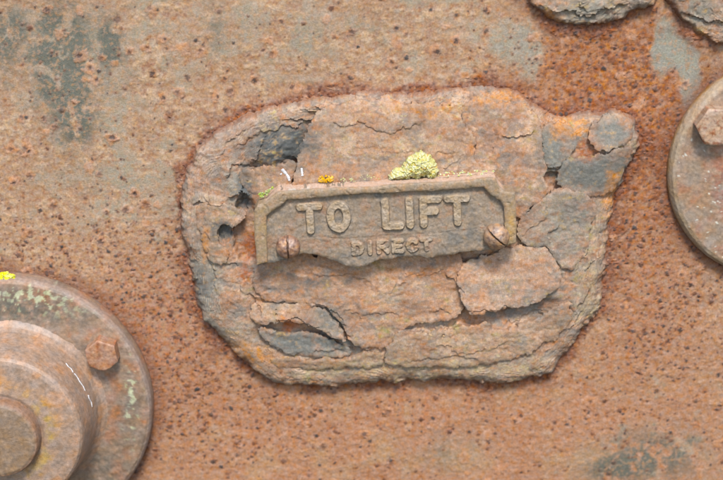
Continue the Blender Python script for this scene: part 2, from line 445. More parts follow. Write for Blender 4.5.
def scale_grain(x, z, s=0):
    """slaty cleavage: broad smooth planes, fine grain"""
    wx = x+5*fbm(x/14, z/14, 301+s, 4); wz = z+5*fbm(x/14, z/14, 303+s, 4)
    t1 = terrace(fbm(wx/40, wz/30, 311+s, 2)*2.2, .04)*.3
    a_ = wx*.94+wz*.34; b_ = -wx*.34+wz*.94
    chip = terrace(fbm(a_/11, b_/5.5, 317+s, 3)*2.6, .05)*.17
    return t1+fbm(x/24, z/18, 325+s, 3)*.9+fbm(x/6, z/5, 331, 3)*.14+fbm(x/1.7, z/1.6, 335, 3)*.07+chip

# thin broken layers: (line in the photograph, step in mm, reach in mm); the lower side lies to the right of the line's direction
LEDGES = [
 ([(322,125),(333.5,121),(347,125),(359,120),(370,126),(382,130),(398,129),(418,123.5),(430,121)], .8, 6),
 ([(501,131.5),(505,136),(516,137),(528,134),(536,130)], 1.2, 5), ([(501,131.5),(498,141),(494.5,149),(486,158),(477,163)], 1.0, 6),
 ([(496,104),(477,102),(459,105),(441,111)], .8, 5), ([(431,157),(447,153),(463.5,150)], .6, 4), ([(440.6,168),(454,162.5),(464.7,151)], .6, 4),
 ([(189.5,208),(195,204),(204,204),(215,205.6),(226,207)], 1.4, 5), ([(228,196),(241,192),(250,196)], 1.8, 5),
 ([(224,265.6),(232,263),(239,268)], .9, 5), ([(259,269),(248,275),(241,284),(239,293)], 1.2, 6), ([(271,288.5),(262,293),(255,299)], 1.3, 4),
 ([(257,326),(267,325),(280,318.6),(292,317),(304.6,321),(319.6,326),(332,332),(342,342),(352,342),(359.4,348.5),(379,348.5)], 1.8, 7),
 ([(306,303.6),(319.6,303.6),(332,308.6),(342,317),(345.7,327),(350.7,340)], 1.5, 6),
 ([(257,326),(258.6,337),(270,343.5),(280,352),(294.7,353.4),(304.6,349)], 1.0, 4), ([(304.6,352),(319.6,351),(332,352),(347,353.4),(359,349.7)], .9, 4),
 ([(299.7,366),(314.6,364.6),(329.5,367)], .7, 3), ([(245,293.7),(252,295),(257,305),(258.6,320)], 1.3, 5),
 ([(441,262),(447,263.4),(445.6,274),(455,280.6),(462,301),(470.6,308.7),(486,306),(502,304),(530,304),(541,308)], 1.6, 8),
 ([(483,318),(474,324),(464,324),(455,326),(447,330.6),(442.5,326),(436,327.5),(431.6,333),(427,330.6),(417.5,329),(411,330.6),(399,326)], 1.2, 7),
 ([(380,288.4),(392.5,290),(405,280.6),(420.6,273),(436,259)], .6, 6), ([(427,309),(439,307),(452,313),(474,310)], .8, 5),
 ([(564.6,284),(562.5,265),(550,248),(554,229.6),(558,214)], 1.0, 6), ([(562,336),(579,307),(585,273),(583,236)], 1.0, 6),
 ([(225,184),(229.6,175),(239,167),(255,159)], 1.3, 5), ([(232,150),(255,137),(280,128),(305,122)], .8, 5), ([(215,160),(225,145),(245,132),(270,122)], .7, 4),
 ([(205,190),(204,215),(207,245),(214,275),(224,300)], .9, 5), ([(305,268),(330,275),(352,272),(372,282),(376,295)], .6, 6), ([(335,312),(360,318),(385,312),(405,315)], .6, 5),
 ([(500,325),(520,322),(540,312),(556,300)], .8, 5), ([(420,350),(450,345),(490,350),(520,342)], .6, 5), ([(400,362),(440,358),(480,361),(510,356)], .7, 4),
 ([(545,165),(553,168),(563,165)], 1.4, 4), ([(545,8),(560,14),(585,17),(610,10),(632,2)], 1.8, 5), ([(585,-8),(580,6),(590,14)], 1.0, 4), ([(676,4),(695,18),(710,25),(735,26)], 1.6, 5), ([(324,109),(319,129),(311,151),(306,167),(285,172),(262,177),(234,178)], 13.0, 11, .0), ([(303,158),(302,174),(296,194)], 6, 3, .0), ([(243,196),(247,206),(246,216),(238,222)], 0.8, 4), ([(520,235),(535,225),(545,212),(548,200)], .7, 6), ([(345,150),(370,146),(395,151),(420,146)], .4, 5),
]
LEDGE_MM = [(rough_loop(WP(p, 11.0), .16, 1.5, 40+i, closed=False), st_, rc) for i, (p, st_, rc) in enumerate([q[:3] for q in LEDGES])]
LEDGE_MM = [(*a, (q[3] if len(q) > 3 else .5)) for a, q in zip(LEDGE_MM, LEDGES)]
def ledges(x, z, skip=False):
    wx = x+fbm(x/2.6, z/2.6, 391, 3)*.7; wz = z+fbm(x/2.6, z/2.6, 392, 3)*.7
    tot = np.zeros(np.shape(x))
    for L, st_, rc, upf in LEDGE_MM:
        if skip and upf < .2: continue
        lo = L.min(0)-rc*3; hi = L.max(0)+rc*3
        m = (x > lo[0]) & (x < hi[0]) & (z > lo[1]) & (z < hi[1])
        if not m.any(): continue
        X = wx[m]; Z = wz[m]; bd = np.full(X.shape, 1e18); sg = np.zeros(X.shape); tt = np.zeros(X.shape)
        n = len(L)-1
        for i in range(n):
            ax, az = L[i]; ex, ez = L[i+1]-L[i]
            t = np.clip(((X-ax)*ex+(Z-az)*ez)/(ex*ex+ez*ez+1e-9), 0, 1)
            d = (X-ax-t*ex)**2+(Z-az-t*ez)**2; c = d < bd
            bd = np.where(c, d, bd); sg = np.where(c, (X-ax)*ez-(Z-az)*ex, sg); tt = np.where(c, (i+t)/n, tt)
        d = np.sqrt(bd); tap = ss(0, .14, tt)*ss(1, .86, tt)
        low = np.exp(-(d/rc))*ss(0, .35, d); up = np.exp(-d/(rc*.8))
        tot[m] += np.where(sg > 0, -st_*low*.7, st_*upf*up)*tap
    return tot

def profile(d, H, wid):
    d = np.clip(d, 0, None)
    return H*(.42*(1-np.exp(-d/(wid*.13)))+.58*(1-np.exp(-d/wid)))

def contour(P, x, z, s):
    return (poly_sdf(P, x, z)+fbm(x/26, z/26, 351+s, 2)*5+fbm(x/5, z/5, 353+s, 3)*.5)/1.25

def mound(P, x, z, H, wid, s=0, lines=.5):
    d = rsdf(P, x, z)
    dw = d+(fbm(x/22, z/22, 351+s, 4)*2.0+fbm(x/6, z/6, 361+s, 3)*.5)*ss(-1, 2, d)
    h = profile(dw, H, wid)
    dl = contour(P, x, z, s); f = dl-np.floor(dl)
    lay = .5+.5*noise(np.floor(dl)*3.7, x*0+.5+fbm(x/30, z/30, 375, 2), 377)
    h = h+lines*(.4+.9*lay)*(ss(0, .16, f)-f)*ss(0, 1.2, d)*ss(-.35, .35, fbm(x/13, z/13, 376, 3)+.1)*ss(27, 10, d+fbm(x/15, z/15, 379+s, 3)*9)
    return np.where(d < 0, d*2.0, h), d

PH, PW = 11.5, 12.0
def patch_base(x, z):
    h, d = mound(P_PATCH, x, z, PH, PW, 0)
    k = ss(7, 17, d)
    h = h+scale_grain(x, z)*k*.8+ledges(x, z)*ss(2, 8, d)+fbm(x/2.2, z/2, 381, 4, .6)*.1*ss(0, 3, d)
    h -= .8*k
    u, v = photo(x, z, 11)
    h -= 3.5*ss(.4, .7, blob(u, v, 224, 233, 9, 13, 4)+.1*fbm(x/3, z/3, 391, 3))        # little blue hole
    h -= 4.5*ss(.3, .7, blob(u, v, 245, 230, 14, 34, 4)+.15*fbm(x/4, z/4, 393, 3))
    h -= 3.2*ss(.2, .9, blob(u, v, 300, 333, 46, 20, 2))
    h -= 2.5*ss(.2, .9, blob(u, v, 535, 314, 50, 16, 2))
    h -= 3.0*ss(.3, .8, blob(u, v, 552, 182, 14, 10, 3))
    return h

def build_mound(name, P, hfun, parent, s=0, st=.5):
    x0, z0 = P.min(0)-3; x1, z1 = P.max(0)+3
    xs = np.arange(x0, x1, st); zs = np.arange(z0, z1, st); x, z = np.meshgrid(xs, zs)
    h = hfun(x, z)
    col = scale_colour(x, z, np.clip(h, 0, None), s)
    d = rsdf(P, x, z)
    rim = ss(6, .5, d+fbm(x/6, z/6, 401+s, 3)*2)
    lines = fbm(x/9, z/9, 411, 3)+h*.9
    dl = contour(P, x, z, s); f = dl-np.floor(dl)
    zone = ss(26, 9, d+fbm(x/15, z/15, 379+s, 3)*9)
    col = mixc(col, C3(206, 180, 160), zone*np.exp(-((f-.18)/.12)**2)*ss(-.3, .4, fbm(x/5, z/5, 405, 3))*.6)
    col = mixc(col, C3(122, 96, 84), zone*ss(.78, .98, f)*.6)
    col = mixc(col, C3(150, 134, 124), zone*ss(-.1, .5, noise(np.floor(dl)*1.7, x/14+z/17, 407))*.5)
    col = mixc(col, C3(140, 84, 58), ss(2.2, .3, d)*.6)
    # a little sideways raggedness so that ledges overhang here and there
    jx = x+fbm(x/2, z/2, 421, 3)*.35; jz = z+fbm(x/2, z/2, 431, 3)*.35
    F = grid_faces(len(xs), len(zs)); ok = (d.ravel()[F].max(1) > -1.6); F = F[ok]
    used = np.unique(F); mp = np.zeros(x.size, int); mp[used] = np.arange(len(used))
    V = np.stack([jx.ravel(), -h.ravel(), jz.ravel()], 1)[used]
    gl = (.72+.15*fbm(x/6, z/6, 441, 3)).ravel()[used]
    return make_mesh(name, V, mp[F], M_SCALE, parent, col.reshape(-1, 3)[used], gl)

cx, cz = P_PATCH.mean(0)
patch = root('corroded_backing_plate', cx, cz, 0, 'large swollen slab of flaking layered rust under the lettered plate', 'rust slab')
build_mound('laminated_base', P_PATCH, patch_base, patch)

# flakes: outline in the photograph, lift above the base in mm, tilt (per px towards right / towards top), thickness
DIP = {0: (-.9, .5), 1: (.3, 1.0), 2: (1.5, -.5), 3: (1.0, .8), 4: (-.4, 1.8), 5: (-1.0, -.8), 6: (-1.2, .9), 7: (-2.2, -1.2), 8: (-1.2, 2.0),
       9: (.9, 1.0), 10: (-.8, .8), 11: (.6, -1.4), 12: (1.2, .2), 13: (.4, 1.2)}      # rise towards the right / the top over half the flake
HFS = {}
def flake_colour(x, z, h, k):
    n = fbm(x/7, z/5, 261+k, 4, .6)
    c = mixc(scale_colour(x, z, h, 3*k), C3(*TINT[k]), np.clip(.28+.5*n, 0, .7))
    return c*(1+.2*fbm(x/2.4, z/1.8, 265, 4, .6)+.12*fbm(x/.9, z/.8, 263, 3))[:, None]
TINT = {0: (180, 144, 120), 1: (178, 138, 112), 2: (158, 122, 102), 3: (138, 132, 126), 4: (126, 121, 117), 5: (134, 124, 116), 6: (152, 134, 124), 7: (194, 154, 132), 8: (186, 154, 130), 9: (188, 140, 112), 10: (148, 141, 136), 11: (168, 138, 116), 12: (166, 134, 110), 13: (178, 146, 118)}
FLAKES = [
 ('upper', [(317,113),(340,104),(372,101),(405,104),(432,103),(459,106),(461,122),(468,131),(476,141),(473,152),(472,158),(480,166),(484,192),(380,200),(288,198),(294,183),(298,166),(303,148),(311,127)], 2.2, .000, .00, 0),
 ('small', [(241,170),(262,169),(282,164),(295,160),(293,174),(288,188),(272,193),(258,197),(246,190),(240,180)], .9, .0, .0, 1),
 ('lobed', [(461,109),(474,102),(497,104),(515,105),(530,110),(539,119),(541,138),(540,153),(546,168),(541,177),(548,186),(543,196),(531,205),(522,216),(515,214),(505,200),(490,188),(481,176),(479,166),(473,157),(477,141),(468,130),(462,121)], 1.5, .0, .0, 2),
 ('blue', [(543,129),(556,123),(569,126),(577,138),(572,153),(563,166),(551,169),(545,163),(542,148)], 1.2, .0, .0, 3),
 ('corner', [(566,158),(590,157),(607,155),(614,150),(632,146),(629,163),(619,183),(608,196),(586,196),(566,190),(556,182),(560,172)], 2.0, .0, .0, 4),
 ('top corner', [(589,133),(600,122),(615,117),(630,121),(634,133),(631,143),(613,148),(604,151),(592,146)], 1.8, .0, .0, 5),
 ('right', [(553,189),(575,192),(590,197),(597,212),(590,234),(583,258),(572,270),(556,262),(548,244),(531,246),(519,238),(517,224),(531,207),(544,197)], 1.6, .0, .0, 6),
 ('pink', [(457,274),(463,262),(482,258),(505,250),(523,244),(546,249),(556,262),(562,282),(548,294),(532,303),(515,304),(500,306),(489,308),(471,311),(464,302),(460,287)], 2.6, .0, .0, 7),
 ('lower', [(386,352),(393,340),(401,329),(409,330),(413,334),(419,330),(425,333),(434,332),(441,327),(449,330),(463,326),(476,326),(489,322),(491,332),(508,330),(530,322),(556,305),(571,300),(572,318),(556,338),(530,353),(500,363),(460,368),(420,368),(386,366)], 1.7, .0, .0, 8),
 ('middle', [(263,262),(300,250),(350,258),(400,250),(455,246),(462,262),(456,275),(459,290),(464,303),(458,315),(440,320),(418,321),(402,327),(394,338),(385,349),(371,346),(358,346),(349,339),(344,325),(334,313),(320,304),(303,301),(284,303),(266,300),(255,290),(254,276)], 2.0, .0, .0, 9),
 ('lens', [(258,327),(274,331),(284,335),(304,333),(322,337),(338,344),(352,352),(345,360),(326,358),(306,356),(288,355),(272,345),(262,337)], .6, .0, .0, 10),
 ('low left', [(254,303),(266,302),(284,305),(303,303),(318,307),(331,317),(341,330),(346,341),(330,334),(312,325),(294,320),(275,320),(259,325),(250,316)], 1.6, .0, .0, 11),
 ('left', [(196,206),(214,205),(230,207),(243,209),(246,216),(240,222),(233,228),(222,224),(216,232),(219,245),(230,252),(224,266),(210,262),(202,245),(197,225)], 1.1, .0, .0, 12),
 ('under lens', [(268,362),(280,358),(300,360),(326,362),(352,358),(372,352),(382,356),(382,367),(350,370),(312,372),(282,372)], 1.0, .0, .0, 13),
]
for nm, px, lift, tx, tz, k in FLAKES:
    P = rough_loop(smooth_loop(WP(px, 11.5), 1), .15, .7, 500+k)
    c0 = P.mean(0); P = c0+(P-c0)*(1+.6/np.maximum(1, np.hypot(*(P-c0).T)))[:, None]
    BMV = float(profile(poly_sdf(P_PATCH, np.array([c0[0]]), np.array([c0[1]])), PH, PW)[0])*.97
    def hf(x, z, s, lift=lift, k=k, c0=c0, P_=P, BM_=BMV):
        b = profile(poly_sdf(P_PATCH, x, z), PH, PW); bm = BM_; b = bm+(b-bm)*.55
        g = scale_grain(x, z, 40+k*7)*.6
        dx, dz = DIP[k]; sx_, sz_ = (P_.max(0)-P_.min(0))/2
        lg = ledges(x, z, True); lg = np.where(lg < 0, lg*ss(1, 4, s), lg)
        return b-.5+lift*1.45+g+lg*.8+dx*(x-c0[0])/sx_+dz*(z-c0[1])/sz_+fbm(x/2.2, z/1.7, 381, 4, .6)*.10
    HFS[k] = hf
    relief('rust_flake', P, hf, M_SCALE, patch, .6, back=lambda x, z: np.maximum(patch_base(x, z)-2.0, -1),
           colfun=lambda x, z, h, k=k: flake_colour(x, z, h, k), roughfun=lambda x, z: .72+.15*fbm(x/6, z/6, 441, 3), edge=.3, seed=k, under=(1.7, 3.0))

for nm, px, P, H, s, lab in (('a', LUMP_A, P_A, 7.5, 5, 'grey-brown lump of scaly rust cut by the top edge'), ('b', LUMP_B, P_B, 7.0, 9, 'blistered rust lump at the top right corner above the round cover')):
    e = root('rust_scale_lump', *P.mean(0), 0, lab, 'rust lump', 'rust lumps along the top')
    def hf(x, z, P=P, H=H, s=s):
        h, d = mound(P, x, z, H, 6.0, s)
        return h+(scale_grain(x, z, s)*1.2+ledges(x, z))*ss(1, 5, d)+fbm(x/2.2, z/2, 381, 4, .6)*.1*ss(0, 3, d)
    build_mound('laminated_scale', P, hf, e, s)

# ------------------------------------------------------------------ lettered cast plate
HP = 22.0                        # plate ground stands this far off the wall
def PP(pts, h=HP): return WP(pts, h)
plate_px = [(258,265),(256,235),(256,210),(259,205),(267,201),(273,196),(279,191),(330,187.5),(400,183),(486,177.5),(493,178),(497,186),(504,191.5),(513,192.5),(515,210),(515,243),
            (500,248),(479,251),(455,254.5),(437,256),(410,257),(396,258),(384,259),(375,261),(368,265),(361,267),(350,266.5),(340,263.5),(330,260),(320,256),(311,254),(301,254),(292,257),(280,261),(268,263.5)]
P_PL = rough_loop(PP(plate_px), .07, .55, 71)
ax0 = PP([(278, 194), (492, 182)]); ang = math.atan2(*(ax0[1]-ax0[0])[::-1])
cpl = PP([(385, 222)])[0]
plate = root('lettered_plate', cpl[0], cpl[1], 9, 'cast iron plate with broken lower edge reading TO LIFT DIRECT', 'plate')
CRACK = PP([(296,196),(297,206),(295,222),(299,238),(318,237),(345,239),(380,236),(420,234),(460,231),(500,226)])
def plate_ground(x, z):
    dl = line_dist(CRACK, x+fbm(x/2, z/2, 611, 3)*.5, z+fbm(x/2, z/2, 612, 3)*.5)
    g = HP+fbm(x/14, z/14, 601, 4)*.5+fbm(x/2.2, z/2.2, 603, 4, .6)*.22
    u, v = photo(x, z, HP)
    low = ss(0, 3, v-(240-(u-296)*.06)+fbm(x/4, z/4, 615, 3)*3)
    g -= .15*low
    return g-.18*np.exp(-(dl/.35)**2)
def plate_colour(x, z, h):
    u, v = photo(x, z, HP)
    n1 = fbm(x/14, z/14, 621, 5); n2 = fbm(x/4, z/4, 623, 5, .6); n3 = fbm(x/1.3, z/1.3, 625, 4, .6)
    col = np.zeros(np.shape(x)+(3,))+C3(148, 127, 112)
    col = mixc(col, C3(164, 139, 120), ss(0, .6, n2+n1*.5))
    col = mixc(col, C3(120, 112, 108), ss(.1, .6, n1-n2*.3)*.8)
    col = mixc(col, C3(166, 126, 102), ss(.2, .6, n2*.6-n1+.1*ss(238, 252, v))*.6)
    col = mixc(col, C3(150, 86, 60), ss(.38, .55, n3*.5+n2*.35+.18*blob(u, v, 320, 245, 26, 7))*.8)
    hi = ss(HP+.7, HP+1.4, h)
    col = mixc(col, C3(186, 158, 132), hi*.6)
    dl = line_dist(CRACK, x, z)
    col = mixc(col, C3(128, 82, 62), np.exp(-(dl/.6)**2)*.2*ss(-.2, .4, n2))
    return np.clip(col*(1+.15*n3)[..., None], .01, .8)
relief('ground_plate', P_PL, lambda x, z, s: plate_ground(x, z), M_CAST, plate, .5, back=lambda x, z: x*0+8.5, colfun=plate_colour,
       roughfun=lambda x, z: .62+.2*fbm(x/5, z/5, 627, 3), rings=4, jit=.12, edge=.4, seed=5)
# raised border: along the left, the top with its scooped corners, and the right
outer = [(257,265),(254.5,235),(254.5,210),(257.5,205),(266,202),(272,196),(277,192),(330,188.5),(400,184),(488,177.5),(495.5,178),(499,186),(505,191.5),(514.5,192.5),(516,210),(516,243)]
inner = [(504.5,246),(504.5,226),(504,207),(500,200),(491,195),(484,187),(400,192),(330,196.5),(287,199.5),(280,206),(272,211),(266.5,216),(266.5,240),(267.5,262)]
HR = HP+2.7
def rim_poly(): return rough_loop(np.concatenate([WP(outer, HR-1), WP(inner, HR-1)]), .015, .5, 73)
P_RIM = rim_poly()
def rim_h(x, z, s):
    b = np.clip(s, 0, None)
    return HR-.5*np.exp(-b/.4)+fbm(x/20, z/20, 631, 2)*.15+fbm(x/1.6, z/1.6, 633, 4, .6)*.09-.3*ss(.45, .65, fbm(x/4, z/4, 635, 3))
def rim_colour(x, z, h):
    z = z-(HR-h)*.3
    n2 = fbm(x/4, z/4, 641, 5, .6); n3 = fbm(x/1.3, z/1.3, 643, 4, .6); u, v = photo(x, z, HR)
    col = np.zeros(np.shape(x)+(3,))+C3(158, 131, 108)
    col = mixc(col, C3(146, 125, 104), ss(0, .5, n2)); col = mixc(col, C3(178, 138, 108), ss(.1, .6, -n2)*.6)
    col = mixc(col, C3(196, 150, 80), blob(u, v, 262, 228, 8, 20)*ss(-.3, .3, n2)*.3+blob(u, v, 511, 225, 4, 16)*.6)
    top = ss(HR-.6, HR-2.0, h)*ss(262, 268, u)*ss(506, 502, u)*ss(214, 206, v)
    col = mixc(col, C3(216, 178, 160), top*.9)                                   # pinkish top face, light from above painted in as a paler tone
    col = mixc(col, C3(222, 212, 206), top*ss(.0, .35, n2+.8*blob(u, v, 288, 187, 16, 6))*blob(u, v, 290, 188, 26, 12))
    return np.clip(col*(1+.15*n3)[..., None], .01, .85)
relief('raised_border', P_RIM, rim_h, M_CAST, plate, .45, back=lambda x, z: x*0+9.0, colfun=rim_colour,
       roughfun=lambda x, z: .6+.2*fbm(x/5, z/5, 629, 3), rings=6, jit=.06, edge=.1, seed=6)

# letters: strokes in letter units (0..1 wide, 0..1 high)
GLYPH = {
 'T': [[(0, 1), (1, 1)], [(.5, 1), (.5, 0)]],
 'O': [[(.5+.5*math.sin(t*math.pi/12), .5+.5*math.cos(t*math.pi/12)) for t in range(25)]],
 'L': [[(0, 1), (0, 0), (1, 0)]],
 'I': [[(.5, 1), (.5, 0)]],
 'F': [[(0, 0), (0, 1), (1, 1)], [(0, .52), (.75, .52)]],
 'D': [[(0, 0), (0, 1), (.5, 1), (.85, .85), (1, .5), (.85, .15), (.5, 0), (0, 0)]],
 'R': [[(0, 0), (0, 1), (.65, 1), (.95, .88), (.95, .62), (.65, .5), (0, .5)], [(.5, .5), (1, 0)]],
 'E': [[(1, 0), (0, 0), (0, 1), (1, 1)], [(0, .5), (.8, .5)]],
 'C': [[(1, .78), (.78, .97), (.45, 1), (.15, .85), (0, .5), (.15, .15), (.45, 0), (.78, .03), (1, .22)]],
}
def letter(ch, bl, wpx, hpx, sw, hh, worn, seed):
    """bl = photo position of the bottom left of the stroke skeleton"""
    p0 = WP([bl], HP+hh)[0]; ux = np.array([math.cos(ang), math.sin(ang)]); uz = np.array([-math.sin(ang), math.cos(ang)])
    L = [np.array([p0+ux*a*wpx*.5+uz*b*hpx*.5 for a, b in s]) for s in GLYPH[ch]]
    A = np.concatenate(L); lo = A.min(0)-sw-.8; hi = A.max(0)+sw+.8; st = .2
    xs = np.arange(lo[0], hi[0], st); zs = np.arange(lo[1], hi[1], st); x, z = np.meshgrid(xs, zs)
    d = np.min([line_dist(l, x, z) for l in L], 0)+fbm(x/2.5, z/2.5, 651+seed, 3)*.12
    wear = 1-worn*ss(.0, .5, fbm(x/5, z/5, 661+seed, 3))
    g = plate_ground(x, z)
    rel = hh*ss(sw+.45, sw-.5, d)*wear
    h = g+rel-.12+fbm(x/1.4, z/1.4, 671, 3)*.1
    F = grid_faces(len(xs), len(zs)); ok = rel.ravel()[F].max(1) > .02; F = F[ok]
    used = np.unique(F); mp = np.zeros(x.size, int); mp[used] = np.arange(len(used))
    V = np.stack([x.ravel(), -h.ravel(), z.ravel()], 1)[used]
    col = plate_colour(V[:, 0], V[:, 2], HP+rel.ravel()[used]*1.0)
    return make_mesh('letter', V, mp[F], M_CAST, plate, col, np.full(len(V), .6))
for i, (ch, bl, wp, hp) in enumerate([('T', (301.5, 231.5), 18, 24), ('O', (331, 230), 16, 24.5), ('L', (386, 227), 14, 24.5), ('I', (400, 226), 20, 24.5), ('F', (424, 225), 15, 24.5), ('T', (448.5, 223.5), 18, 24)]):
    letter(ch, bl, wp, hp, 2.0, 1.65, .12, i)
for i, (ch, bl, wp, hp) in enumerate([('D', (354, 254.5), 8, 10.5), ('I', (366, 254), 8, 10.5), ('R', (379, 253), 8.5, 10.5), ('E', (394, 252.3), 8, 10.5), ('C', (408, 251.4), 8, 10.5), ('T', (422, 250.5), 9, 10.5)]):
    letter(ch, bl, wp, hp, 1.25, 1.2, .45, 20+i)

def disc_loop(c, r, n=72): return np.array([(c[0]+r*math.cos(2*math.pi*i/n), c[1]+r*math.sin(2*math.pi*i/n)) for i in range(n)])
def screw(px, r, base, hh, slot, seed, lab, dcol):
    c = WP([px], base+hh*.5)[0]
    def hf(x, z, s):
        q = np.clip(np.hypot(x-c[0], z-c[1])/r, 0, 1)
        h = base+.8+hh*(1-q**2.2)**.6
        p = (x-c[0])*math.sin(slot)-(z-c[1])*math.cos(slot)+fbm(x/1.5, z/1.5, 687, 3)*.18
        h = h-ss(.44, .28, np.abs(p))*hh*.5
        return h+fbm(x/2.5, z/2.5, 681+seed, 3)*.22
    def cf(x, z, h):
        n = fbm(x/2.5, z/2.5, 683+seed, 4, .6)
        col = mixc(np.zeros(np.shape(x)+(3,))+C3(*dcol), C3(190, 144, 112), ss(0, .6, n))
        col = mixc(col, C3(104, 72, 60), ss(.0, .5, -n)*.8)
        p = (x-c[0])*math.sin(slot)-(z-c[1])*math.cos(slot)
        return mixc(col, C3(62, 40, 34), ss(.5, .25, np.abs(p))*.35)
    o = relief('screw', disc_loop(c, r), hf, M_SCREW, plate, .26, back=lambda x, z: x*0+base-3, colfun=cf, roughfun=lambda x, z: x*0+.42, rings=3, jit=.02, seed=seed)
    o['label'] = lab
screw((288, 248), 5.9, HP+.2, 4.2, math.radians(92), 1, 'left domed screw with upright slot', (158, 116, 96))
screw((497, 238), 6.3, HP+1.6, 4.6, math.radians(-42), 2, 'right domed screw with slanting slot', (168, 132, 108))

# ------------------------------------------------------------------ round flanges
def lathe(name, c, prof, parent, colfun, mat=M_FLANGE, nseg=420, amp=.18, seed=0, gl=.6):
    """prof: list of (radius, height) from outside to inside, resampled finely"""
    pr = np.array(prof, float); seg = np.hypot(*np.diff(pr, axis=0).T); s = np.concatenate([[0], np.cumsum(seg)])
    t = np.linspace(0, s[-1], max(8, int(s[-1]/.7))); t = np.unique(np.concatenate([t, s])); R = np.interp(t, s, pr[:, 0]); Hh = np.interp(t, s, pr[:, 1])
    th = np.linspace(0, 2*np.pi, nseg, endpoint=False)
    R2_, T2 = np.meshgrid(R, th, indexing='ij'); H2 = np.repeat(Hh[:, None], nseg, 1)
    x = c[0]+R2_*np.cos(T2); z = c[1]+R2_*np.sin(T2)
    n = fbm(x/3+H2*.35, z/3+H2*.31, 701+seed, 4, .6)*amp+fbm(x/17+H2*.06, z/17+H2*.05, 703+seed, 3)*amp
    H2 = H2+n; x = x+np.cos(T2)*n*.5; z = z+np.sin(T2)*n*.5
    i = np.arange(R2_.size).reshape(R2_.shape); j = np.roll(i, -1, 1)
    F = np.stack([i[:-1], j[:-1], j[1:], i[1:]], -1).reshape(-1, 4)
    V = np.stack([x.ravel(), -H2.ravel(), z.ravel()], 1)
    return make_mesh(name, V, F, mat, parent, colfun(V[:, 0], V[:, 2], -V[:, 1], R2_.ravel()), np.full(len(V), gl))

def bolt(c, r, base, hh, rot, parent, lab, colr, seed):
    n = 120
    th = np.linspace(0, 2*np.pi, n, endpoint=False)
    k = np.mod(th-rot+np.pi/6, np.pi/3)-np.pi/6
    hexr = r*math.cos(math.pi/6)/np.cos(k)
    out = np.stack([c[0]+hexr*np.cos(th)*.992, c[1]+hexr*np.sin(th)*.992], 1)
    def hf(x, z, s):
        q = np.hypot(x-c[0], z-c[1])
        return base+hh-.55*np.clip(q-r*.84, 0, None)+fbm(x/3, z/3, 711+seed, 4, .6)*.16+.25*np.exp(-(q/1.2)**2)*-1
    def cf(x, z, h):
        nn = fbm(x/2.5, z/2.5, 713+seed, 4, .6); q = np.hypot(x-c[0], z-c[1])
        col = mixc(np.zeros(np.shape(x)+(3,))+C3(*colr), C3(150, 96, 72), ss(0, .6, nn))
        col = mixc(col, C3(196, 152, 126), ss(.1, .6, -nn)*.45)
        return mixc(col, C3(196, 128, 104), ss(r*.93, r*1.0, q)*.6)
    o = relief('bolt', out, hf, M_FLANGE, parent, .45, back=lambda x, z: x*0+base-1.5, colfun=cf, roughfun=lambda x, z: x*0+.55, rings=6, jit=.06, edge=.25, seed=seed)
    o['label'] = lab

fl1 = root('round_flange', FL1[0], FL1[1], 0, 'round rusty flange with stepped hub at the lower left', 'flange')
T1 = 11.0
def c_disc(x, z, h, R):
    u, v = photo(x, z, h); n1 = fbm(x/12, z/12, 721, 4); n2 = fbm(x/4, z/4, 723, 5, .6); n3 = fbm(x/1.4, z/1.4, 725, 4, .6)
    col = np.zeros(np.shape(x)+(3,))+C3(154, 124, 106)
    col = mixc(col, C3(168, 118, 92), ss(0, .6, n1+n2*.4)); col = mixc(col, C3(118, 98, 86), ss(.1, .6, -n1+n3*.3)*.7)
    face = ss(T1-1.2, T1-.3, h)
    col = mixc(col, C3(88, 88, 82), np.clip(blob(u, v, 20, 310, 75, 16)+blob(u, v, 125, 410, 14, 40)*.6+blob(u, v, 110, 470, 25, 20)*.7, 0, 1)*ss(-.5, .2, n2)*face*.85)
    col = mixc(col, C3(190, 188, 158), ss(.35, .6, fbm(x/3.2, z/3.2, 727, 4)+.5*np.clip(blob(u, v, 25, 296, 45, 8)*1.3+blob(u, v, 70, 312, 24, 8)*1.2+blob(u, v, 131, 395, 6, 30), 0, 1)-.12)*np.clip(blob(u, v, 30, 298, 70, 18)+blob(u, v, 131, 398, 10, 50), 0, 1)*.9)
    col = mixc(col, C3(156, 132, 124), (1-face)*ss(3, 8, h)*.7)
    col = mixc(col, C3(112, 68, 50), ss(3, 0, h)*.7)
    return np.clip(col*(1+.14*n3)[..., None], .01, .8)
def c_hub(x, z, h, R):
    u, v = photo(x, z, h); side = ss(38.5, 39.5, R); th_ = np.arctan2(z-FL1[1], x-FL1[0])*42; x, z = x*(1-side)+th_*side, z*(1-side)+h*side; n2 = fbm(x/9, z/9, 731, 4, .55); n3 = fbm(x/3, z/3, 733, 3, .5)
    col = np.zeros(np.shape(x)+(3,))+C3(166, 134, 117)
    col = mixc(col, C3(182, 138, 113), ss(0, .6, n2)); col = mixc(col, C3(148, 124, 112), ss(.1, .6, -n2)*.7)
    col = mixc(col, C3(196, 138, 84), ss(34, 30, R)*ss(20, 27, R)*ss(-.1, .5, n2)*.6*(h > 40))
    col = mixc(col, C3(168, 150, 74), blob(R, u, 25, 50, 3.5, 30)*ss(-.2, .4, n2)*.5)
    return np.clip(col*(1+.12*n3)[..., None], .01, .8)
def c_boss(x, z, h, R):
    n2 = fbm(x/5, z/5, 741, 5, .6); n3 = fbm(x/1.6, z/1.6, 743, 4, .6)
    col = mixc(np.zeros(np.shape(x)+(3,))+C3(140, 112, 92), C3(156, 124, 100), ss(0, .6, n2))
    col = mixc(col, C3(152, 112, 92), ss(18, 19.5, R)*.8)
    return np.clip(col*(1+.1*n3)[..., None], .01, .8)
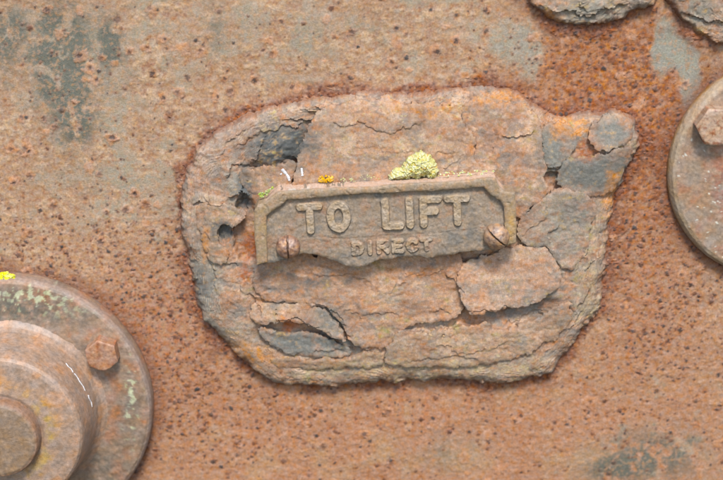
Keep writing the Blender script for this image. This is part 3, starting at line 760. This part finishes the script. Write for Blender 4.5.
lathe('disc', FL1, [(R1, -1), (R1, 3), (R1-.3, T1-3), (R1-1.2, T1-1), (R1-2.6, T1), (40, T1+.6)], fl1, c_disc, nseg=560, amp=.22, seed=1)
HH = 42
HUBP = [(50, T1-.6), (47.5, T1+.7), (45.5, T1+2.4), (44, T1+5), (43, T1+10), (42.2, T1+16)]
lathe('hub', FL1, HUBP+[(40.9, HH-4), (40.3, HH-1.8), (39, HH-.5), (37, HH), (22, HH+.6), (18, HH-1)], fl1, c_hub, nseg=480, amp=.08, seed=2, gl=.5)
lathe('boss', FL1, [(21, HH-2), (20.4, HH+1), (20, HH+5), (19.4, HH+6.4), (18, HH+7), (8, HH+7.2), (0.05, HH+7.2)], fl1, c_boss, nseg=300, amp=.14, seed=3)
b1 = WP([(101, 357)], T1+9)[0]
bolt(b1, 8.7, T1, 8.5, math.radians(10), fl1, 'rusty hexagon bolt head on the flange', (170, 122, 96), 1)

fl2 = root('round_cover', FL2[0], FL2[1], 0, 'round bolted cover with pale rim cut by the right edge', 'cover')
T2_ = 7.0
def c_cov(x, z, h, R):
    u, v = photo(x, z, h); n1 = fbm(x/12, z/12, 751, 4); n2 = fbm(x/4, z/4, 753, 5, .6); n3 = fbm(x/1.4, z/1.4, 755, 4, .6)
    col = np.zeros(np.shape(x)+(3,))+C3(160, 128, 108)
    col = mixc(col, C3(150, 128, 114), ss(0, .6, n1)); col = mixc(col, C3(164, 108, 84), ss(.1, .6, -n1+n2*.4)*.6)
    col = mixc(col, C3(150, 84, 62), blob(u, v, 722, 185, 12, 28)*ss(-.3, .3, n2)*.8)
    edge = ss(R2-4, R2-2.6, R+n2*1.2)
    col = mixc(col, C3(180, 154, 130), edge*.7)
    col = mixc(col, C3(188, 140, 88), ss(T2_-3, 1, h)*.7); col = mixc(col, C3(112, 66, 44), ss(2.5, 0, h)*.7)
    col = mixc(col, C3(222, 216, 208), ss(.5, .6, fbm(x/2.6, z/2.6, 757, 3)-.2)*ss(20, 40, R)*ss(T2_-.6, T2_-.2, h)*.75)
    return np.clip(col*(1+.14*n3)[..., None], .01, .8)
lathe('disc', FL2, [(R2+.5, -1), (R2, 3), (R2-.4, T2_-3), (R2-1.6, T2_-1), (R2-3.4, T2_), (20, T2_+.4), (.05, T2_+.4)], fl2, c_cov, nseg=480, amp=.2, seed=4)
b2 = WP([(717, 127)], T2_+7)[0]
bolt(b2, 10.2, T2_, 8.0, math.radians(28), fl2, 'pinkish hexagon bolt head on the cover', (178, 144, 122), 2)

# ------------------------------------------------------------------ lichens, streaks, fibres
def lichen(name, pts, r, n, lift, cols, label, seed, size=(.5, 1.3), group=None):
    """pts: (px, py, h) seeds; a cushion of small curled lobes"""
    rr = np.random.default_rng(seed); V = []; F = []; CC = []
    c = np.array([[*WP([(p[0], p[1])], p[2])[0], p[2], p[3]] for p in pts])
    nu, nv = 12, 8
    for i in range(n):
        a = c[rr.integers(len(c))]
        q = rr.normal(0, .5, 3); d = q/max(1, np.linalg.norm(q))
        ctr = np.array([a[0]+d[0]*a[3], -(a[2]+abs(d[2])*lift), a[1]+d[1]*a[3]*.8]); sz = rr.uniform(*size)
        col = np.array(cols[rr.choice(len(cols))])*rr.uniform(.85, 1.12)
        th, ph = np.meshgrid(np.linspace(0, 2*np.pi, nu, endpoint=False), np.linspace(.05, np.pi-.05, nv))
        D = np.stack([np.sin(ph)*np.cos(th), np.sin(ph)*np.sin(th), np.cos(ph)], -1).reshape(-1, 3)
        o1 = rr.uniform(0, 50, 2)
        bump = 1+.55*noise(D[:, 0]*1.7+o1[0], D[:, 2]*1.7+o1[1], seed)+.35*noise(D[:, 1]*3.1+o1[1], D[:, 2]*3.1+D[:, 0]*2, seed+1)
        W = ctr+D*(sz*bump)[:, None]*np.array([1, .8, .85]); base = sum(len(v_) for v_ in V)
        V.append(W); CC.append(np.clip(col[None]*(.75+.35*bump)[:, None], 0, .85))
        f = []
        for r_ in range(nv-1):
            for k_ in range(nu):
                k2 = (k_+1) % nu; f.append((base+r_*nu+k_, base+(r_+1)*nu+k_, base+(r_+1)*nu+k2)); f.append((base+r_*nu+k_, base+(r_+1)*nu+k2, base+r_*nu+k2))
        F += f
    V = np.concatenate(V); CC = np.concatenate(CC)
    o = make_mesh(name, np.array(V), np.array(F), M_LICHEN, None, np.array(CC))
    return tag(o, label, 'lichen', group)
YG = [C3(220, 206, 134), C3(228, 216, 160), C3(206, 192, 106), C3(232, 222, 186), C3(216, 190, 128)]
def cells(x, y, s=0):
    """distance to the nearest scattered point (rounded knobs)"""
    ix = np.floor(x); iy = np.floor(y); best = np.full(np.shape(x), 9.0)
    for dx in (-1, 0, 1):
        for dy in (-1, 0, 1):
            cx_ = ix+dx+_hash(ix+dx, iy+dy, s); cy_ = iy+dy+_hash(ix+dx, iy+dy, s+5)
            best = np.minimum(best, np.hypot(x-cx_, y-cy_))
    return best
LP = rough_loop(WP([(389,179),(392,173),(398,170),(403,167),(407,161),(412,158),(416,154.5),(422,153.5),(426,156),(431,157),(434,162),(436,168),(438,174),(437,179),(428,181),(415,180.5),(402,181)], 18), .22, .5, 91)
def lich_h(x, z, sd_):
    w = x+fbm(x/2, z/2, 811, 3)*.8; w2 = z+fbm(x/2, z/2, 813, 3)*.8
    k1 = cells(w/2.6, w2/2.6, 821); k2 = cells(w/1.0, w2/1.0, 823)
    return 14.5+5.0*(1-np.exp(-np.clip(sd_, 0, None)/2.2))+1.3*(.8-k1)+.8*(.7-k2)+fbm(x/.6, z/.6, 825, 3)*.5
def lich_c(x, z, h):
    w = x+fbm(x/2, z/2, 811, 3)*.8; w2 = z+fbm(x/2, z/2, 813, 3)*.8
    k2 = cells(w/1.0, w2/1.0, 823); n = fbm(x/3, z/3, 827, 4)
    col = mixc(np.zeros(np.shape(x)+(3,))+C3(208, 198, 136), C3(232, 224, 196), ss(.5, .1, k2)*.9)
    col = mixc(col, C3(182, 168, 96), ss(.45, .8, k2)*.8); col = mixc(col, C3(204, 192, 110), ss(.1, .5, n)*.6)
    return mixc(col, C3(222, 170, 84), ss(.35, .6, fbm(x/2.2, z/1.6, 829, 3))*.7)
tag(relief('lichen', LP, lich_h, M_LICHEN, None, .28, back=lambda x, z: x*0+12, colfun=lich_c, rings=3, jit=.15, edge=.6, seed=92),
    'yellow-green crusty lichen cushion on top of the lettered plate', 'lichen')
lichen('lichen', [(322,179,14.5,1.6),(326,178.5,14.5,2.0),(330,179.5,14.5,1.6)], 1, 50, .7, [C3(226, 172, 40), C3(216, 156, 30)], 'small orange lichen spot on top of the lettered plate', 802, (.4, .8))
lichen('lichen', [(2,277,8,3),(8,277,8,3)], 1, 70, .8, [C3(230, 220, 60), C3(238, 230, 110)], 'bright yellow lichen on the rim of the lower left flange', 803, (.5, 1.2))
lichen('lichen', [(79,366,12.5,2.0),(80,368,12,1.4)], 1, 40, 1.2, [C3(176, 168, 60), C3(140, 140, 50)], 'tiny green-yellow lichen tuft beside the flange bolt', 804, (.35, .8))
lichen('lichen', [(266,192,18,1.8),(271,189,18,1.8),(262,195,17.5,1.4)], 1, 40, .5, [C3(190, 196, 140), C3(170, 180, 90)], 'pale green lichen crumbs on the left corner of the lettered plate', 805, (.25, .7))
lichen('lichen', [(340+i*3.0+2*math.sin(i*2.3), 179.5-.05*i*4+1.5*math.sin(i*1.7), 16, 1.3+.6*math.sin(i*3.1)) for i in range(13)], 1, 40, .2, [C3(206, 200, 160), C3(190, 190, 130)], 'thin pale lichen line along the top of the lettered plate', 806, (.12, .4))
lichen('lichen', [(440+i*4.0+2*math.sin(i*2.1), 174.5-.05*i*4+1.6*math.sin(i*1.9), 17, 1.3+.7*math.sin(i*2.7)) for i in range(14)], 1, 80, .25, [C3(204, 204, 130), C3(216, 212, 180)], 'yellowish lichen line at the right end of the plate top', 807, (.12, .45))

def stroke(name, pts, rad, mat, parent=None, seed=0, flat=.35):
    """flattened wandering bead; pts = (px, py, h)"""
    P = np.array([[WP([(p[0], p[1])], p[2])[0][0], -p[2], WP([(p[0], p[1])], p[2])[0][1]] for p in pts])
    t = np.linspace(0, len(P)-1, len(P)*6); P = np.stack([np.interp(t, np.arange(len(P)), P[:, i]) for i in range(3)], 1)
    rr = np.random.default_rng(seed); k = 8; V = []; F = []
    for i, p in enumerate(P):
        d = P[min(i+1, len(P)-1)]-P[max(i-1, 0)]; d /= np.linalg.norm(d); s = np.cross(d, [0, -1, 0]); s /= np.linalg.norm(s); nn = np.cross(s, d)
        r = rad*rr.uniform(.6, 1.3)*(.35 if i in (0, len(P)-1) else 1)
        for j in range(k):
            a = 2*math.pi*j/k; V.append(p+s*math.cos(a)*r+nn*math.sin(a)*r*flat)
    for i in range(len(P)-1):
        for j in range(k): F.append((i*k+j, i*k+(j+1) % k, (i+1)*k+(j+1) % k, (i+1)*k+j))
    return make_mesh(name, np.array(V), np.array(F), mat, parent)
g0 = T1+1.6
for k, pts in enumerate(([(65.5, 363), (68, 366.5), (71, 369), (73, 372.6)], [(74, 373.5), (77, 377), (79.3, 381.5), (83, 386.5), (85, 391)], [(88, 395), (88.8, 398.5), (91, 402), (92, 407)])):
    c = []
    for (a, b) in pts:
        h = HH
        while h > T1:
            q = WP([(a, b)], h)[0]; Rr = math.hypot(q[0]-FL1[0], q[1]-FL1[1])
            if float(np.interp(-Rr, [-60, -50]+[-w_[0] for w_ in HUBP[1:]], [T1+.3, T1+.35]+[w_[1] for w_ in HUBP[1:]])) >= h-.35: break
            h -= .1
        c.append((a, b, h))
    stroke('white_streak', c, .36, M_WHITE, fl1, 900+k)

# white splashes on the small flake beside the plate's corner, and one dry strand at the other corner
def on_flake(k, pts):
    out = []
    for a, b in pts:
        h = 13.0
        for _ in range(8):
            q = WP([(a, b)], h)[0]; h = float(HFS[k](np.array([q[0]]), np.array([q[1]]), np.array([5.0]))[0])+.15
        out.append((a, b, h))
    return out
for j, pts in enumerate(([(282, 169), (284, 171.5), (286.5, 174)], [(286.5, 174), (288.5, 177), (289.5, 181)], [(280.5, 173.5), (281.5, 174.5)])):
    stroke('white_streak', on_flake(1, pts), (.75, .6, .5)[j], M_WHITE, patch, 930+j, .25)
stroke('white_streak', on_flake(0, [(301.5, 168), (302, 172), (302.5, 176)]), .5, M_WHITE, patch, 940, .25)
